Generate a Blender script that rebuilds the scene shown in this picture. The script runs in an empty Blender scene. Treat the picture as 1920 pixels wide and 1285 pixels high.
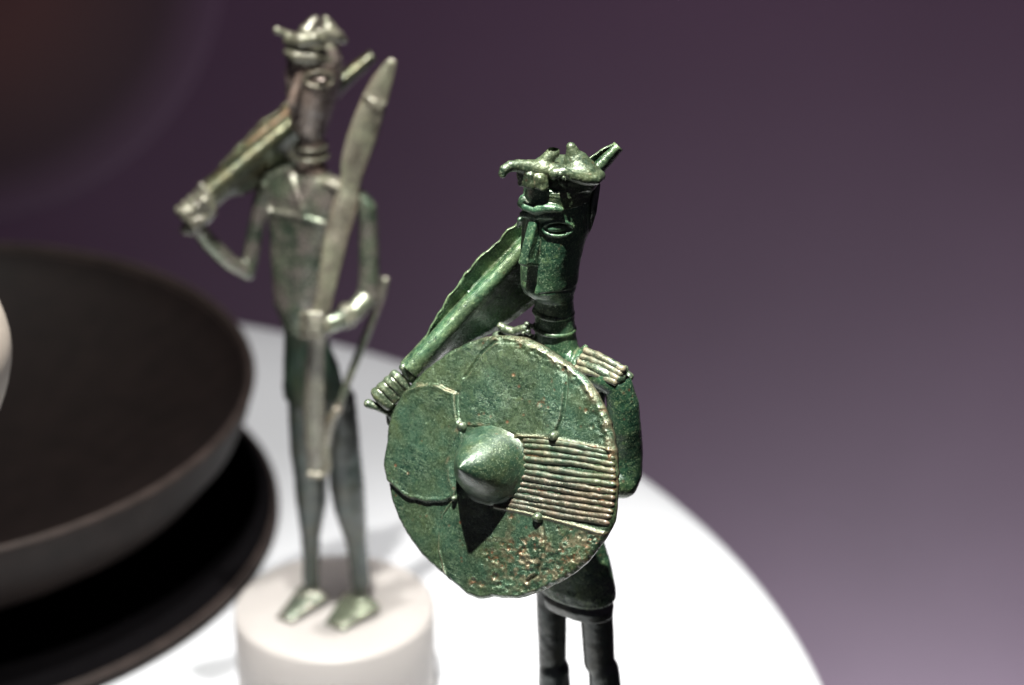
import bpy, math, random
import numpy as np
from mathutils import Vector

sc = bpy.context.scene
sc.unit_settings.system = 'METRIC'
sc.unit_settings.scale_length = 0.01            # one unit is one centimetre
C = sc.collection
RNG = np.random.default_rng(7)

# ------------------------------------------------------------------ camera
PITCH = math.radians(26.0); CP, SP = math.cos(PITCH), math.sin(PITCH)
FPX = 4450.0; CAMZ = 43.0
cd = bpy.data.cameras.new('camera'); cam = bpy.data.objects.new('camera', cd); C.objects.link(cam)
cam.location = (0, 0, CAMZ); cam.rotation_euler = (math.pi/2 - PITCH, 0, 0)
cd.sensor_width = 36; cd.lens = FPX/1920*36
cd.clip_start = 1; cd.clip_end = 2000
cd.dof.use_dof = True; cd.dof.focus_distance = 51.6
cd.dof.aperture_fstop = 0.112
sc.camera = cam

# ------------------------------------------------------------------ light
sc.view_settings.view_transform = 'Standard'; sc.view_settings.look = 'None'
sc.view_settings.exposure = 0; sc.view_settings.gamma = 1
w = bpy.data.worlds.new('World'); sc.world = w; w.use_nodes = True
w.node_tree.nodes['Background'].inputs[0].default_value = (0.38, 0.31, 0.42, 1)
w.node_tree.nodes['Background'].inputs[1].default_value = 0.12

def spot(name, loc, target, power, radius, angle, blend, col):
    l = bpy.data.lights.new(name, 'SPOT'); o = bpy.data.objects.new(name, l); C.objects.link(o)
    l.energy = power; l.shadow_soft_size = radius; l.spot_size = math.radians(angle); l.spot_blend = blend
    l.color = col; o.location = loc
    o.rotation_euler = (Vector(target)-Vector(loc)).to_track_quat('-Z', 'Y').to_euler()
    return o
spot('spotlight', (-7.5, 29.5, 100), (3, 48, 12), 1.6e6, 0.9, 33, 1.0, (1.0, 0.965, 0.90))
spot('rear_spotlight', (-5.7, 54, 98), (-9.5, 67, 0), 6.5e5, 0.9, 38, 0.8, (1.0, 0.965, 0.91))
spot('added_low_wall_fill', (34, 120, -86), (34, 150, -60), 1.5e5, 5, 165, 1.0, (0.71, 1.0, 0.79))  # added unseen lamp, brightens the lower wall
spot('added_wall_tint', (20, 95, 60), (12, 150, 12), 2.2e4, 5, 110, 1.0, (1.0, 0.42, 0.92))  # added unseen magenta lamp, only tints the upper wall

# ------------------------------------------------------------------ pixel -> place
YF, YB = 48.0, 63.0          # upright planes in which the two statuettes stand
def ray(px, py):
    y = (642.5-py)/FPX
    return np.array([(px-960)/FPX, CP+y*SP, -SP+y*CP])
def P(px, py, d=0.0, Y=YF):
    r = ray(px, py); return r*((Y-d)/r[1]) + np.array([0, 0, CAMZ])
VR = np.array([1., 0, 0]); VU = np.array([0, SP, CP]); VT = np.array([0, -CP, SP])
def nrm(v): v = np.asarray(v, float); return v/np.linalg.norm(v)

# ------------------------------------------------------------------ noise
_L = RNG.random((64, 64, 64)).astype(np.float32)
def vnoise(p, s):
    q = p*s+100; i = np.floor(q).astype(int); f = q-i; f = f*f*(3-2*f); r = 0
    for a in (0, 1):
        for b in (0, 1):
            for c in (0, 1):
                w_ = (f[..., 0] if a else 1-f[..., 0])*(f[..., 1] if b else 1-f[..., 1])*(f[..., 2] if c else 1-f[..., 2])
                r = r+w_*_L[(i[..., 0]+a) % 64, (i[..., 1]+b) % 64, (i[..., 2]+c) % 64]
    return r*2-1
def fbm(p, s, o=3):
    r = 0; a = 1.0
    for k in range(o): r = r+a*vnoise(p+k*3.7, s*2**k); a *= .5
    return r

# ------------------------------------------------------------------ implicit bronze: fields and surface nets
class Field:
    def __init__(s, lo, hi, h):
        s.lo = np.array(lo, float); s.h = h
        n = np.ceil((np.array(hi)-s.lo)/h).astype(int)+1; s.n = n
        s.v = np.full(n, 1.0, np.float32)
        s.ax = [(s.lo[i]+np.arange(n[i])*h).astype(np.float32) for i in range(3)]
    def block(s, lo, hi, pad):
        a = np.clip(((np.array(lo)-pad-s.lo)/s.h).astype(int), 0, s.n)
        b = np.clip(((np.array(hi)+pad-s.lo)/s.h).astype(int)+2, 0, s.n)
        sl = tuple(slice(a[i], b[i]) for i in range(3))
        g = (s.ax[0][sl[0]][:, None, None], s.ax[1][sl[1]][None, :, None], s.ax[2][sl[2]][None, None, :])
        return sl, g
    def put(s, sl, d, k, cut=False):
        v = s.v[sl]
        if 0 in v.shape: return
        d = d.astype(np.float32)
        if cut: v, d = -v, d
        if k > 0:
            t = np.clip(.5+.5*(v-d)/k, 0, 1); r = v*(1-t)+d*t-k*t*(1-t)
        else: r = np.minimum(v, d)
        s.v[sl] = -r if cut else r
    def cone(s, a, b, ra, rb, k=.06, cut=False, flat=None):
        a = np.array(a, float); b = np.array(b, float); m = max(ra, rb)*(1 if flat is None else max(1, flat[1]))
        sl, g = s.block(np.minimum(a, b)-m, np.maximum(a, b)+m, k+3*s.h)
        ab = b-a; L = max(float(ab@ab), 1e-9)
        q = [g[i]-a[i] for i in range(3)]
        t = np.clip((q[0]*ab[0]+q[1]*ab[1]+q[2]*ab[2])/L, 0, 1)
        q = [q[i]-t*ab[i] for i in range(3)]
        d2 = q[0]**2+q[1]**2+q[2]**2
        if flat is not None:
            w_, f = nrm(flat[0]), flat[1]; pr = q[0]*w_[0]+q[1]*w_[1]+q[2]*w_[2]
            d2 = d2-pr**2+(pr/f)**2
        s.put(sl, np.sqrt(d2)-(ra+(rb-ra)*t), k, cut)
    def chain(s, pts, k=.05, cut=False, flat=None):
        P_ = np.array([p for p, _ in pts], float); m = max(r for _, r in pts)*(1 if flat is None else max(1, flat[1]))
        sl, g = s.block(P_.min(0)-m, P_.max(0)+m, k+3*s.h); D = None
        for (a, ra), (b, rb) in zip(pts, pts[1:]):
            a = np.array(a, float); ab = np.array(b, float)-a; L = max(float(ab@ab), 1e-9)
            q = [g[i]-a[i] for i in range(3)]
            t = np.clip((q[0]*ab[0]+q[1]*ab[1]+q[2]*ab[2])/L, 0, 1); q = [q[i]-t*ab[i] for i in range(3)]
            d2 = q[0]**2+q[1]**2+q[2]**2
            if flat is not None:
                w_, f = nrm(flat[0]), flat[1]; pr = q[0]*w_[0]+q[1]*w_[1]+q[2]*w_[2]; d2 = d2-pr**2+(pr/f)**2
            d = np.sqrt(d2)-(ra+(rb-ra)*t); D = d if D is None else np.minimum(D, d)
        s.put(sl, D, k, cut)
    def ell(s, c, ax, r, k=.06, cut=False):
        c = np.array(c, float); m = max(r)
        sl, g = s.block(c-m, c+m, k+3*s.h)
        q = [g[i]-c[i] for i in range(3)]
        l = [q[0]*a[0]+q[1]*a[1]+q[2]*a[2] for a in ax]
        k0 = np.sqrt(sum((l[i]/r[i])**2 for i in range(3))); k1 = np.sqrt(sum((l[i]/r[i]**2)**2 for i in range(3)))+1e-6
        s.put(sl, k0*(k0-1)/k1, k, cut)
    def box(s, c, ax, hf, rd, k=.05, cut=False):
        c = np.array(c, float); m = math.sqrt(sum(x*x for x in hf))+rd
        sl, g = s.block(c-m, c+m, k+3*s.h)
        q = [g[i]-c[i] for i in range(3)]
        l = [np.abs(q[0]*a[0]+q[1]*a[1]+q[2]*a[2])-hf[j] for j, a in enumerate(ax)]
        o = np.sqrt(sum(np.maximum(x, 0)**2 for x in l))+np.minimum(np.maximum(np.maximum(l[0], l[1]), l[2]), 0)
        s.put(sl, o-rd, k, cut)
    def column(s, levels, Fd, Rd, k=.08, cut=False):
        """levels: (z, cx, cy, half width, front, back, exponent) from bottom to top"""
        L = np.array(levels, float); m = max(L[:, 3].max(), L[:, 4].max(), L[:, 5].max())
        lo = [L[:, 1].min()-m, L[:, 2].min()-m, L[0, 0]]; hi = [L[:, 1].max()+m, L[:, 2].max()+m, L[-1, 0]]
        sl, g = s.block(lo, hi, k+3*s.h)
        z = g[2]; I = [np.interp(z.ravel(), L[:, 0], L[:, i]).reshape(z.shape) for i in range(1, 7)]
        x = g[0]-I[0]; y = g[1]-I[1]
        f = x*Fd[0]+y*Fd[1]; r = x*Rd[0]+y*Rd[1]
        af = np.where(f > 0, I[3], I[4]); n = I[5]
        q = ((np.abs(f)/af)**n+(np.abs(r)/I[2])**n)**(1/n)
        d = (q-1)*np.minimum(np.minimum(I[3], I[4]), I[2])
        dz = np.maximum(L[0, 0]-z, z-L[-1, 0])
        s.put(sl, np.maximum(d, dz), k, cut)
    def sample(s, p):
        q = (np.asarray(p)-s.lo)/s.h; i = np.clip(np.floor(q).astype(int), 0, s.n-2); f = q-i; r = 0
        for a in (0, 1):
            for b in (0, 1):
                for c in (0, 1):
                    w_ = (f[..., 0] if a else 1-f[..., 0])*(f[..., 1] if b else 1-f[..., 1])*(f[..., 2] if c else 1-f[..., 2])
                    r = r+w_*s.v[i[..., 0]+a, i[..., 1]+b, i[..., 2]+c]
        return r
    def hit(s, px, py, Y, off=0.0, d0=2.6, d1=-2.2):
        ds = np.linspace(d0, d1, 400); pts = np.array([P(px, py, d, Y) for d in ds])
        ins = np.all((pts > s.lo) & (pts < s.lo+(s.n-1)*s.h), axis=1)
        v = np.where(ins, s.sample(pts), 1)
        i = np.argmax(v < 0)
        if v[i] >= 0: return P(px, py, 0, Y)
        return P(px, py, ds[i]+off, Y)
    def surf(s, plist, Y, r, off=0.0, k=.02, cut=False, S=.012):
        """a bead or groove that follows the surface under the given outline"""
        q = []
        for (x0, y0), (x1, y1) in zip(plist, plist[1:]):
            n = max(1, int(math.hypot(x1-x0, y1-y0)/6))
            q += [(x0+(x1-x0)*i/n, y0+(y1-y0)*i/n) for i in range(n)]
        q.append(plist[-1])
        h = [s.hit(a, b, Y, off) for a, b in q]
        s.chain([(x, r*S) for x in h], k, cut)
    def mesh(s):
        v = s.v; h = s.h; sg = v < 0
        n = s.n
        cor = [(a, b, c) for a in (0, 1) for b in (0, 1) for c in (0, 1)]
        cnt = np.zeros(tuple(n-1), np.uint8)
        for a, b, c in cor: cnt += sg[a:n[0]-1+a, b:n[1]-1+b, c:n[2]-1+c]
        act = np.argwhere((cnt > 0) & (cnt < 8)); ids = -np.ones(tuple(n-1), np.int32)
        ids[act[:, 0], act[:, 1], act[:, 2]] = np.arange(len(act))
        acc = np.zeros((len(act), 3)); num = np.zeros(len(act))
        for i in range(8):
            for ax in range(3):
                a = cor[i]
                if a[ax]: continue
                b = list(a); b[ax] = 1
                va = v[act[:, 0]+a[0], act[:, 1]+a[1], act[:, 2]+a[2]]; vb = v[act[:, 0]+b[0], act[:, 1]+b[1], act[:, 2]+b[2]]
                m = (va < 0) != (vb < 0); t = np.where(m, va/np.where(m, va-vb, 1), 0)
                p = np.tile(np.array(a, float), (len(act), 1)); p[:, ax] = t
                acc += p*m[:, None]; num += m
        pos = s.lo+(act+acc/num[:, None])*h
        quads = []
        for ax in range(3):
            sl0 = [slice(None)]*3; sl1 = [slice(None)]*3; sl0[ax] = slice(0, -1); sl1[ax] = slice(1, None)
            e0 = sg[tuple(sl0)]; e = e0 != sg[tuple(sl1)]
            o1, o2 = (ax+1) % 3, (ax+2) % 3
            E = np.argwhere(e); E = E[(E[:, o1] > 0) & (E[:, o2] > 0) & (E[:, o1] < n[o1]-1) & (E[:, o2] < n[o2]-1)]
            d1 = np.zeros(3, int); d1[o1] = 1; d2 = np.zeros(3, int); d2[o2] = 1
            q = np.stack([ids[tuple((E-d1-d2).T)], ids[tuple((E-d2).T)], ids[tuple(E.T)], ids[tuple((E-d1).T)]], 1)
            fl = ~e0[tuple(E.T)]
            q[fl] = q[fl][:, ::-1]; quads.append(q)
        return pos, np.concatenate(quads)

# ------------------------------------------------------------------ objects
def link(name, me, mat, parent, base):
    o = bpy.data.objects.new(name, me); C.objects.link(o)
    if mat: me.materials.append(mat)
    if parent: o.parent = parent
    return o
def make(name, pos, faces, mat, parent=None, base=(0, 0, 0), rough=0.0, rs=3.0, smooth=True):
    pos = np.asarray(pos, float)
    me = bpy.data.meshes.new(name)
    me.from_pydata((pos-np.array(base)).tolist(), [], faces.tolist() if hasattr(faces, 'tolist') else faces)
    me.update()
    if rough > 0:
        nv = np.empty(len(pos)*3, np.float32); me.vertex_normals.foreach_get('vector', nv)
        pos = pos+nv.reshape(-1, 3)*(fbm(pos, rs, 3)*rough)[:, None]
        me.vertices.foreach_set('co', (pos-np.array(base)).astype(np.float32).ravel()); me.update()
    if smooth: me.polygons.foreach_set('use_smooth', [True]*len(me.polygons))
    return link(name, me, mat, parent, base)
def field_obj(name, f, mat, parent, base, rough=.008, rs=3.0):
    p, q = f.mesh(); return make(name, p, q, mat, parent, base, rough, rs)
def thing(name, label, cat, loc, group=None):
    o = bpy.data.objects.new(name, None); C.objects.link(o); o.location = loc; o.empty_display_size = 1
    o['label'] = label; o['category'] = cat
    if group: o['group'] = group
    return o
def tube(pts, radii, n=14, flat=None):
    """swept round bar through points with given radii, closed ends"""
    P_ = np.array(pts, float); m = len(P_); V = []; Fc = []
    T = np.gradient(P_, axis=0); T /= np.linalg.norm(T, axis=1)[:, None]
    ref = np.array([0, 0, 1.]) if abs(T[0][2]) < .8 else np.array([1., 0, 0])
    for i in range(m):
        a = nrm(np.cross(T[i], ref)); b = np.cross(a, T[i])
        for k in range(n):
            t = 2*math.pi*k/n; V.append(P_[i]+radii[i]*(math.cos(t)*a+math.sin(t)*b))
    for i in range(m-1):
        for k in range(n): Fc.append([i*n+k, i*n+(k+1) % n, (i+1)*n+(k+1) % n, (i+1)*n+k])
    V.append(P_[0]-T[0]*radii[0]*.5); V.append(P_[-1]+T[-1]*radii[-1]*.5)
    for k in range(n):
        Fc.append([len(V)-2, (k+1) % n, k]); Fc.append([len(V)-1, (m-1)*n+k, (m-1)*n+(k+1) % n])
    return np.array(V), Fc
def smooth_path(pts, n):
    """Catmull-Rom through rows (any width)"""
    p = np.array(pts, float); p = np.vstack([2*p[0]-p[1], p, 2*p[-1]-p[-2]]); out = []
    seg = len(p)-3
    for u in np.linspace(0, seg-1e-6, n):
        i = int(u); t = u-i; a, b, c, d = p[i:i+4]
        out.append(.5*((2*b)+(-a+c)*t+(2*a-5*b+4*c-d)*t*t+(-a+3*b-3*c+d)*t**3))
    return np.array(out)
def lathe(prof, c, ax=(0, 0, 1), n=96, close=True):
    """prof: (radius, height) rows"""
    ax = nrm(ax); a = nrm(np.cross(ax, [0, 1, 0] if abs(ax[1]) < .8 else [1, 0, 0])); b = np.cross(ax, a)
    V = []; Fc = []; m = len(prof); c = np.array(c, float)
    for r, h in prof:
        for k in range(n):
            t = 2*math.pi*k/n; V.append(c+ax*h+r*(math.cos(t)*a+math.sin(t)*b))
    for i in range(m-1):
        for k in range(n): Fc.append([i*n+k, i*n+(k+1) % n, (i+1)*n+(k+1) % n, (i+1)*n+k])
    if close: Fc.append(list(range(n))[::-1]); Fc.append([(m-1)*n+k for k in range(n)])
    return np.array(V), Fc
def ring(c, ax, R, r, n=72, m=14, wob=.0, stretch=(None, 1)):
    ax = nrm(ax); a = nrm(np.cross(ax, [0, 1, 0])); b = np.cross(ax, a); V = []; Fc = []
    for i in range(n):
        t = 2*math.pi*i/n; d = math.cos(t)*a+math.sin(t)*b
        rr = r*(1+wob*math.sin(5*t+1)+wob*.6*math.sin(9*t))
        for j in range(m):
            u = 2*math.pi*j/m; V.append(np.array(c)+d*(R+rr*math.cos(u))+ax*rr*math.sin(u)+ax*wob*r*math.sin(2*t))
    for i in range(n):
        for j in range(m): Fc.append([i*m+j, ((i+1) % n)*m+j, ((i+1) % n)*m+(j+1) % m, i*m+(j+1) % m])
    return np.array(V), Fc

# ------------------------------------------------------------------ materials
def mat(name):
    m = bpy.data.materials.new(name); m.use_nodes = True; nt = m.node_tree
    return m, nt, nt.nodes['Principled BSDF']
def node(nt, t, **kw):
    n = nt.nodes.new(t)
    for k, v in kw.items(): setattr(n, k, v)
    return n
def ramp(nt, stops):
    n = node(nt, 'ShaderNodeValToRGB'); e = n.color_ramp.elements
    while len(e) < len(stops): e.new(.5)
    for i, (p, c) in enumerate(stops):
        e[i].position = p; e[i].color = tuple(c)+(1,) if len(c) == 3 else c
    return n
def patina(name, dark, mid, pale, crust, rust=.35, speck=.5, rough=.36, metal=.35, bump=.75, brush=0.0, spread=(.38, .62), crusty=.6, attr=False, tint=(1.6, .92, .62)):
    m, nt, b = mat(name); L = nt.links.new
    tc = node(nt, 'ShaderNodeTexCoord'); co = tc.outputs['Object']
    def noise(s, d, r=.6, v=co, dist=0):
        n = node(nt, 'ShaderNodeTexNoise'); n.inputs['Scale'].default_value = s; n.inputs['Detail'].default_value = d
        n.inputs['Roughness'].default_value = r; n.inputs['Distortion'].default_value = dist; L(v, n.inputs['Vector']); return n.outputs['Fac']
    def mix(f, a, c, mode='MIX'):
        n = node(nt, 'ShaderNodeMix', data_type='RGBA', blend_type=mode)
        (L(f, n.inputs['Factor']) if hasattr(f, 'links') else setattr(n.inputs['Factor'], 'default_value', f))
        for s_, x in (('A', a), ('B', c)):
            i = [q for q in n.inputs if q.name == s_ and q.type == 'RGBA'][0]
            (L(x, i) if hasattr(x, 'links') else setattr(i, 'default_value', tuple(x)+(1,)))
        return [q for q in n.outputs if q.type == 'RGBA'][0]
    def mp(x, a, c, lo=0, hi=1):
        n = node(nt, 'ShaderNodeMapRange', clamp=True); L(x, n.inputs[0])
        n.inputs[1].default_value = a; n.inputs[2].default_value = c; n.inputs[3].default_value = lo; n.inputs[4].default_value = hi
        return n.outputs[0]
    def mul(a, c):
        n = node(nt, 'ShaderNodeMath', operation='MULTIPLY'); L(a, n.inputs[0])
        (L(c, n.inputs[1]) if hasattr(c, 'links') else setattr(n.inputs[1], 'default_value', c)); return n.outputs[0]
    def add(a, c):
        n = node(nt, 'ShaderNodeMath', operation='ADD'); L(a, n.inputs[0]); L(c, n.inputs[1]); return n.outputs[0]
    big = noise(1.1, 6, .62); fine = noise(9, 8, .7); micro = noise(21, 5, .72)
    comb = add(mul(big, .62), mul(fine, .38))
    mid2 = mix(mp(noise(.8, 3, .6), .42, .58), mid, (mid[0]*tint[0], mid[1]*tint[1], mid[2]*tint[2]))
    col = mix(mp(comb, spread[0], spread[1]), dark, mid2)
    if brush > 0:
        mpn = node(nt, 'ShaderNodeMapping'); L(co, mpn.inputs[0]); mpn.inputs['Scale'].default_value = (5, 5, 60); mpn.inputs['Rotation'].default_value = (.3, 1.35, .3)
        st = noise(1.0, 5, .65, mpn.outputs[0]); mp2 = node(nt, 'ShaderNodeMapping'); L(co, mp2.inputs[0]); mp2.inputs['Scale'].default_value = (70, 70, 6); mp2.inputs['Rotation'].default_value = (0, .12, .0)
        st2 = noise(1.0, 5, .65, mp2.outputs[0])
        sel = mp(noise(.55, 2), .46, .54)
        n = node(nt, 'ShaderNodeMix', data_type='FLOAT'); L(sel, n.inputs[0]); L(st, n.inputs[2]); L(st2, n.inputs[3]); strk = n.outputs[0]
        col = mix(mul(mp(strk, .50, .66), brush), col, pale)
    # pale freckles
    vo = node(nt, 'ShaderNodeTexVoronoi'); vo.inputs['Scale'].default_value = 15; vo.inputs['Randomness'].default_value = 1; L(co, vo.inputs['Vector'])
    fr = mul(mp(vo.outputs['Distance'], .34, .12), mul(mp(noise(2.6, 4, .7), .47, .62), speck))
    col = mix(fr, col, pale)
    col = mix(mul(mp(micro, .54, .64), speck*.8), col, pale)
    # yellow-green bloom
    col = mix(mul(mp(noise(4.5, 6, .75), .56, .70), .3*speck), col, (pale[0]*.9, pale[1]*.9, pale[2]*.5))
    # rust-red spots
    vr = node(nt, 'ShaderNodeTexVoronoi'); vr.inputs['Scale'].default_value = 5.5; L(co, vr.inputs['Vector'])
    rs_ = mul(mp(vr.outputs['Distance'], .26, .10), mul(mp(noise(1.7, 3, .6), .54, .66), rust))
    col = mix(rs_, col, (.20, .055, .028))
    # crust in the hollows, wear on the ridges
    geo = node(nt, 'ShaderNodeNewGeometry')
    pt = geo.outputs['Pointiness']
    cr = mul(mp(pt, .485, .43), mul(mp(noise(3.2, 5, .7), .36, .62), crusty))
    col = mix(cr, col, crust)
    we = mul(mp(pt, .53, .60), mul(mp(fine, .35, .6), .55))
    col = mix(we, col, pale)
    if attr:
        at = node(nt, 'ShaderNodeAttribute', attribute_name='stain'); sv = node(nt, 'ShaderNodeSeparateColor'); L(at.outputs['Color'], sv.inputs[0])
        col = mix(mul(sv.outputs[0], mp(fine, .34, .56, .1, 1)), col, (.26, .10, .05))
        col = mix(mul(sv.outputs[1], mp(micro, .35, .6, .25, 1)), col, crust)
    L(col, b.inputs['Base Color'])
    b.inputs['Metallic'].default_value = metal
    L(mp(add(mul(fine, .6), mul(cr, .5)), .25, .62, rough-.06, rough+.24), b.inputs['Roughness'])
    b.inputs['Specular IOR Level'].default_value = .7
    b.inputs['Coat Weight'].default_value = .5; b.inputs['Coat Roughness'].default_value = .24
    bp = node(nt, 'ShaderNodeBump'); bp.inputs['Strength'].default_value = bump; bp.inputs['Distance'].default_value = .034
    hh = add(add(mul(fine, .6), mul(micro, .35)), mul(fr, -.3))
    hh = add(hh, mul(rs_, -.5))
    if brush > 0: hh = add(hh, mul(strk, .5))
    L(hh, bp.inputs['Height']); L(bp.outputs[0], b.inputs['Normal'])
    return m
GR = dict(dark=(.004, .020, .012), mid=(.030, .096, .050), pale=(.30, .40, .22), crust=(.30, .25, .16))
M_green = patina('green_bronze', **GR, rust=.4, speck=.65, metal=.3, rough=.33)
M_head = patina('face_bronze', (.006, .028, .016), (.042, .118, .064), (.30, .42, .26), (.28, .24, .15), rust=.2, speck=.75, metal=.3, rough=.36, tint=(1.3, .95, .8))
M_blade = patina('blade_bronze', **GR, rust=.2, speck=.35, crusty=.1, metal=.25, rough=.25)
M_shield = patina('shield_bronze', (.005, .022, .013), (.024, .066, .040), (.17, .25, .155), (.20, .16, .10), rust=.6, speck=.55, metal=.45, brush=.5, attr=True, crusty=.75, rough=.30, spread=(.36, .60))
M_ridge = patina('ridge_bronze', (.006, .026, .015), (.026, .066, .040), (.14, .21, .13), (.18, .14, .09), rust=.6, speck=.55, metal=.35, crusty=.8, rough=.40)
M_boss = patina('boss_bronze', (.007, .030, .018), (.030, .074, .046), (.22, .29, .18), (.26, .20, .13), rust=.4, speck=.5, metal=.3, crusty=.6, rough=.35)
M_rib = patina('ribbed_bronze', (.008, .024, .015), (.030, .048, .030), (.26, .24, .17), (.12, .075, .05), rust=.6, speck=.8, metal=.4, rough=.38, crusty=.9)
M_crust = patina('crusted_bronze', (.012, .032, .018), (.055, .085, .052), (.28, .31, .21), (.22, .185, .12), rust=.35, speck=.9, metal=.35, crusty=.9, rough=.42, tint=(1.1, .97, .85))
M_hat = patina('weathered_bronze', (.008, .028, .017), (.050, .080, .046), (.24, .28, .18), (.20, .14, .09), rust=.5, speck=.6, metal=.4, spread=(.36, .58), crusty=.8, rough=.42, tint=(1.15, .95, .8))
M_brown = patina('brown_bronze', (.085, .068, .060), (.28, .235, .21), (.42, .38, .31), (.30, .22, .16), rust=.3, speck=.35, metal=.4, rough=.27, spread=(.40, .62), crusty=.4, tint=(1.1, .95, .85))
M_bow = patina('polished_bronze', (.060, .056, .044), (.20, .19, .15), (.50, .50, .40), (.30, .19, .13), rust=.25, speck=.3, metal=.4, rough=.24, crusty=.3, spread=(.40, .60), tint=(.85, .95, .85))
M_body2 = patina('mottled_bronze', (.045, .075, .050), (.22, .195, .175), (.36, .37, .29), (.24, .19, .14), rust=.2, speck=.4, metal=.65, rough=.26, spread=(.41, .53), crusty=.3, tint=(.72, .95, .75))
M_cap = patina('cap_bronze', (.05, .048, .036), (.17, .165, .125), (.42, .42, .33), (.25, .18, .12), rust=.25, speck=.4, metal=.4, rough=.3, crusty=.3, tint=(.9, .95, .85))
M_legs = patina('shade_dark_bronze', (.008, .015, .014), (.020, .034, .030), (.08, .12, .09), (.08, .08, .06), rust=.2, speck=.5, metal=.35, rough=.34, crusty=.3, bump=.4)  # darkened bronze: the shade on the legs is put into the colour

def plain(name, colr, rough, metal=0.0, bump=0.0, bs=20, var=.06, spec=.5):
    m, nt, b = mat(name); L = nt.links.new
    tc = node(nt, 'ShaderNodeTexCoord'); n = node(nt, 'ShaderNodeTexNoise'); n.inputs['Scale'].default_value = bs; n.inputs['Detail'].default_value = 6
    L(tc.outputs['Object'], n.inputs['Vector'])
    r = ramp(nt, [(.3, [x*(1-var) for x in colr]), (.7, [min(1, x*(1+var)) for x in colr])]); L(n.outputs['Fac'], r.inputs[0]); L(r.outputs[0], b.inputs['Base Color'])
    b.inputs['Roughness'].default_value = rough; b.inputs['Metallic'].default_value = metal; b.inputs['Specular IOR Level'].default_value = spec
    if bump:
        bp = node(nt, 'ShaderNodeBump'); bp.inputs['Strength'].default_value = bump; bp.inputs['Distance'].default_value = .02; L(n.outputs['Fac'], bp.inputs['Height']); L(bp.outputs[0], b.inputs['Normal'])
    return m
M_table = plain('white_lacquer', (.37, .385, .41), .45, bs=.6, var=.015)
M_wall = plain('mauve_wall', (.24, .118, .22), .8, bs=.02, var=.14)
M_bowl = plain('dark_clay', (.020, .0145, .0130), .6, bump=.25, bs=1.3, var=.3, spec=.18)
M_inner = plain('shaded_inner_clay', (.0052, .0033, .0030), .6, bump=.25, bs=.9, var=.25, spec=.15)  # inside made darker; bounce light on the outer wall is in the tones
M_plinth = plain('black_felt', (.0028, .0026, .003), 1.0, bs=8, var=.2, spec=.0)
M_base = plain('frosted_acrylic', (.72, .69, .67), .5, bs=1, var=.02)
M_base.node_tree.nodes['Principled BSDF'].inputs['Transmission Weight'].default_value = .75
M_cream = plain('cream_plaster', (.34, .30, .26), .6, bs=3, var=.05)
M_disc = plain('dark_panel', (.075, .050, .056), .7, bs=.1, var=.15)
M_disc2 = plain('red_brown_panel', (.16, .070, .068), .7, bs=.06, var=.25)
M_metal = plain('turned_steel', (.35, .33, .31), .35, metal=.8, bs=5)

# ------------------------------------------------------------------ the setting
def struct(o): o['kind'] = 'structure'; return o
v, f = lathe([(400, -90), (400, -89.9)], (0, 150, 0), n=8); struct(make('floor', v, f, plain('grey_floor', (.20, .18, .19), .7), smooth=False))
v = np.array([(-260, 150, -90), (260, 150, -90), (260, 150, 200), (-260, 150, 200), (-260, 156, -90), (260, 156, -90), (260, 156, 200), (-260, 156, 200)])
f = [[0, 1, 2, 3], [5, 4, 7, 6], [1, 5, 6, 2], [4, 0, 3, 7], [3, 2, 6, 7], [4, 5, 1, 0]]
o = make('wall', v, f, M_wall, smooth=False); struct(o)

TX, TY, TR = -23.4, 58.7, 33.7
t = thing('display_table', 'large round white display table under the two bronze statuettes', 'table', (TX, TY, -90))
b = (TX, TY, -90)
v, f = lathe([(TR-.5, -3.2), (TR-.1, -3.0), (TR, -2.8), (TR, -.3), (TR-.08, -.1), (TR-.3, 0), (TR-1, 0), (1, 0)], (TX, TY, 0), n=240); make('tabletop', v, f, M_table, t, b)
v, f = lathe([(14, -90), (14, -3.2)], (TX, TY, 0), n=64); make('pedestal', v, f, M_table, t, b)

# dark bowl on its black disc
BX, BY = -21.3, 72.8
t = thing('black_plinth', 'thin black round plinth under the wide dark bowl', 'plinth', (BX, BY, 0)); t.location = (-21.75, 73.2, 0)
v, f = lathe([(13.0, .0), (13.2, .1), (13.2, .55), (13.1, .65), (1, .65)], (-21.75, 73.2, 0.004), n=160); make('disc', v, f, M_plinth, t, (-21.75, 73.2, 0))
v, f = ring((-21.75, 73.2, .34), (0, 0, 1), 13.2, .22, n=160); make('edge_band', v, f, M_bowl, t, (-21.75, 73.2, 0))
t = thing('wide_bowl', 'wide dark brown bowl with a broad rim, standing on the black plinth', 'bowl', (BX, BY, .66))
R0 = 12.35; zr = 5.8
v, f = lathe([(5.6, .66), (6.2, .7), (7.6, 1.1), (9.4, 1.9), (10.8, 2.9), (11.8, 4.1), (12.2, 5.0), (R0, 5.62), (R0+.02, zr-.06), (R0-.08, zr), (R0-.22, zr-.02),
              (R0-.30, 5.6)], (BX, BY, 0), n=160, close=False)
make('body', v, f, M_bowl, t, (BX, BY, .66))
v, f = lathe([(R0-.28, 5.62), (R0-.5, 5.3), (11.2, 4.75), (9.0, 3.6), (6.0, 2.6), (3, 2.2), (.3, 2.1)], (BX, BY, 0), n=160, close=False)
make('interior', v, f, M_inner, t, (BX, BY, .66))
v, f = ring((BX, BY, zr-.05), (0, 0, 1), R0-.1, .16, n=160); make('rim', v, f, M_bowl, t, (BX, BY, .66))
v, f = lathe([(4.3, .0), (4.7, .05), (4.7, .12), (4.4, .2)], (BX, BY, .662), n=80); make('foot', v, f, M_bowl, t, (BX, BY, .66))

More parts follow.
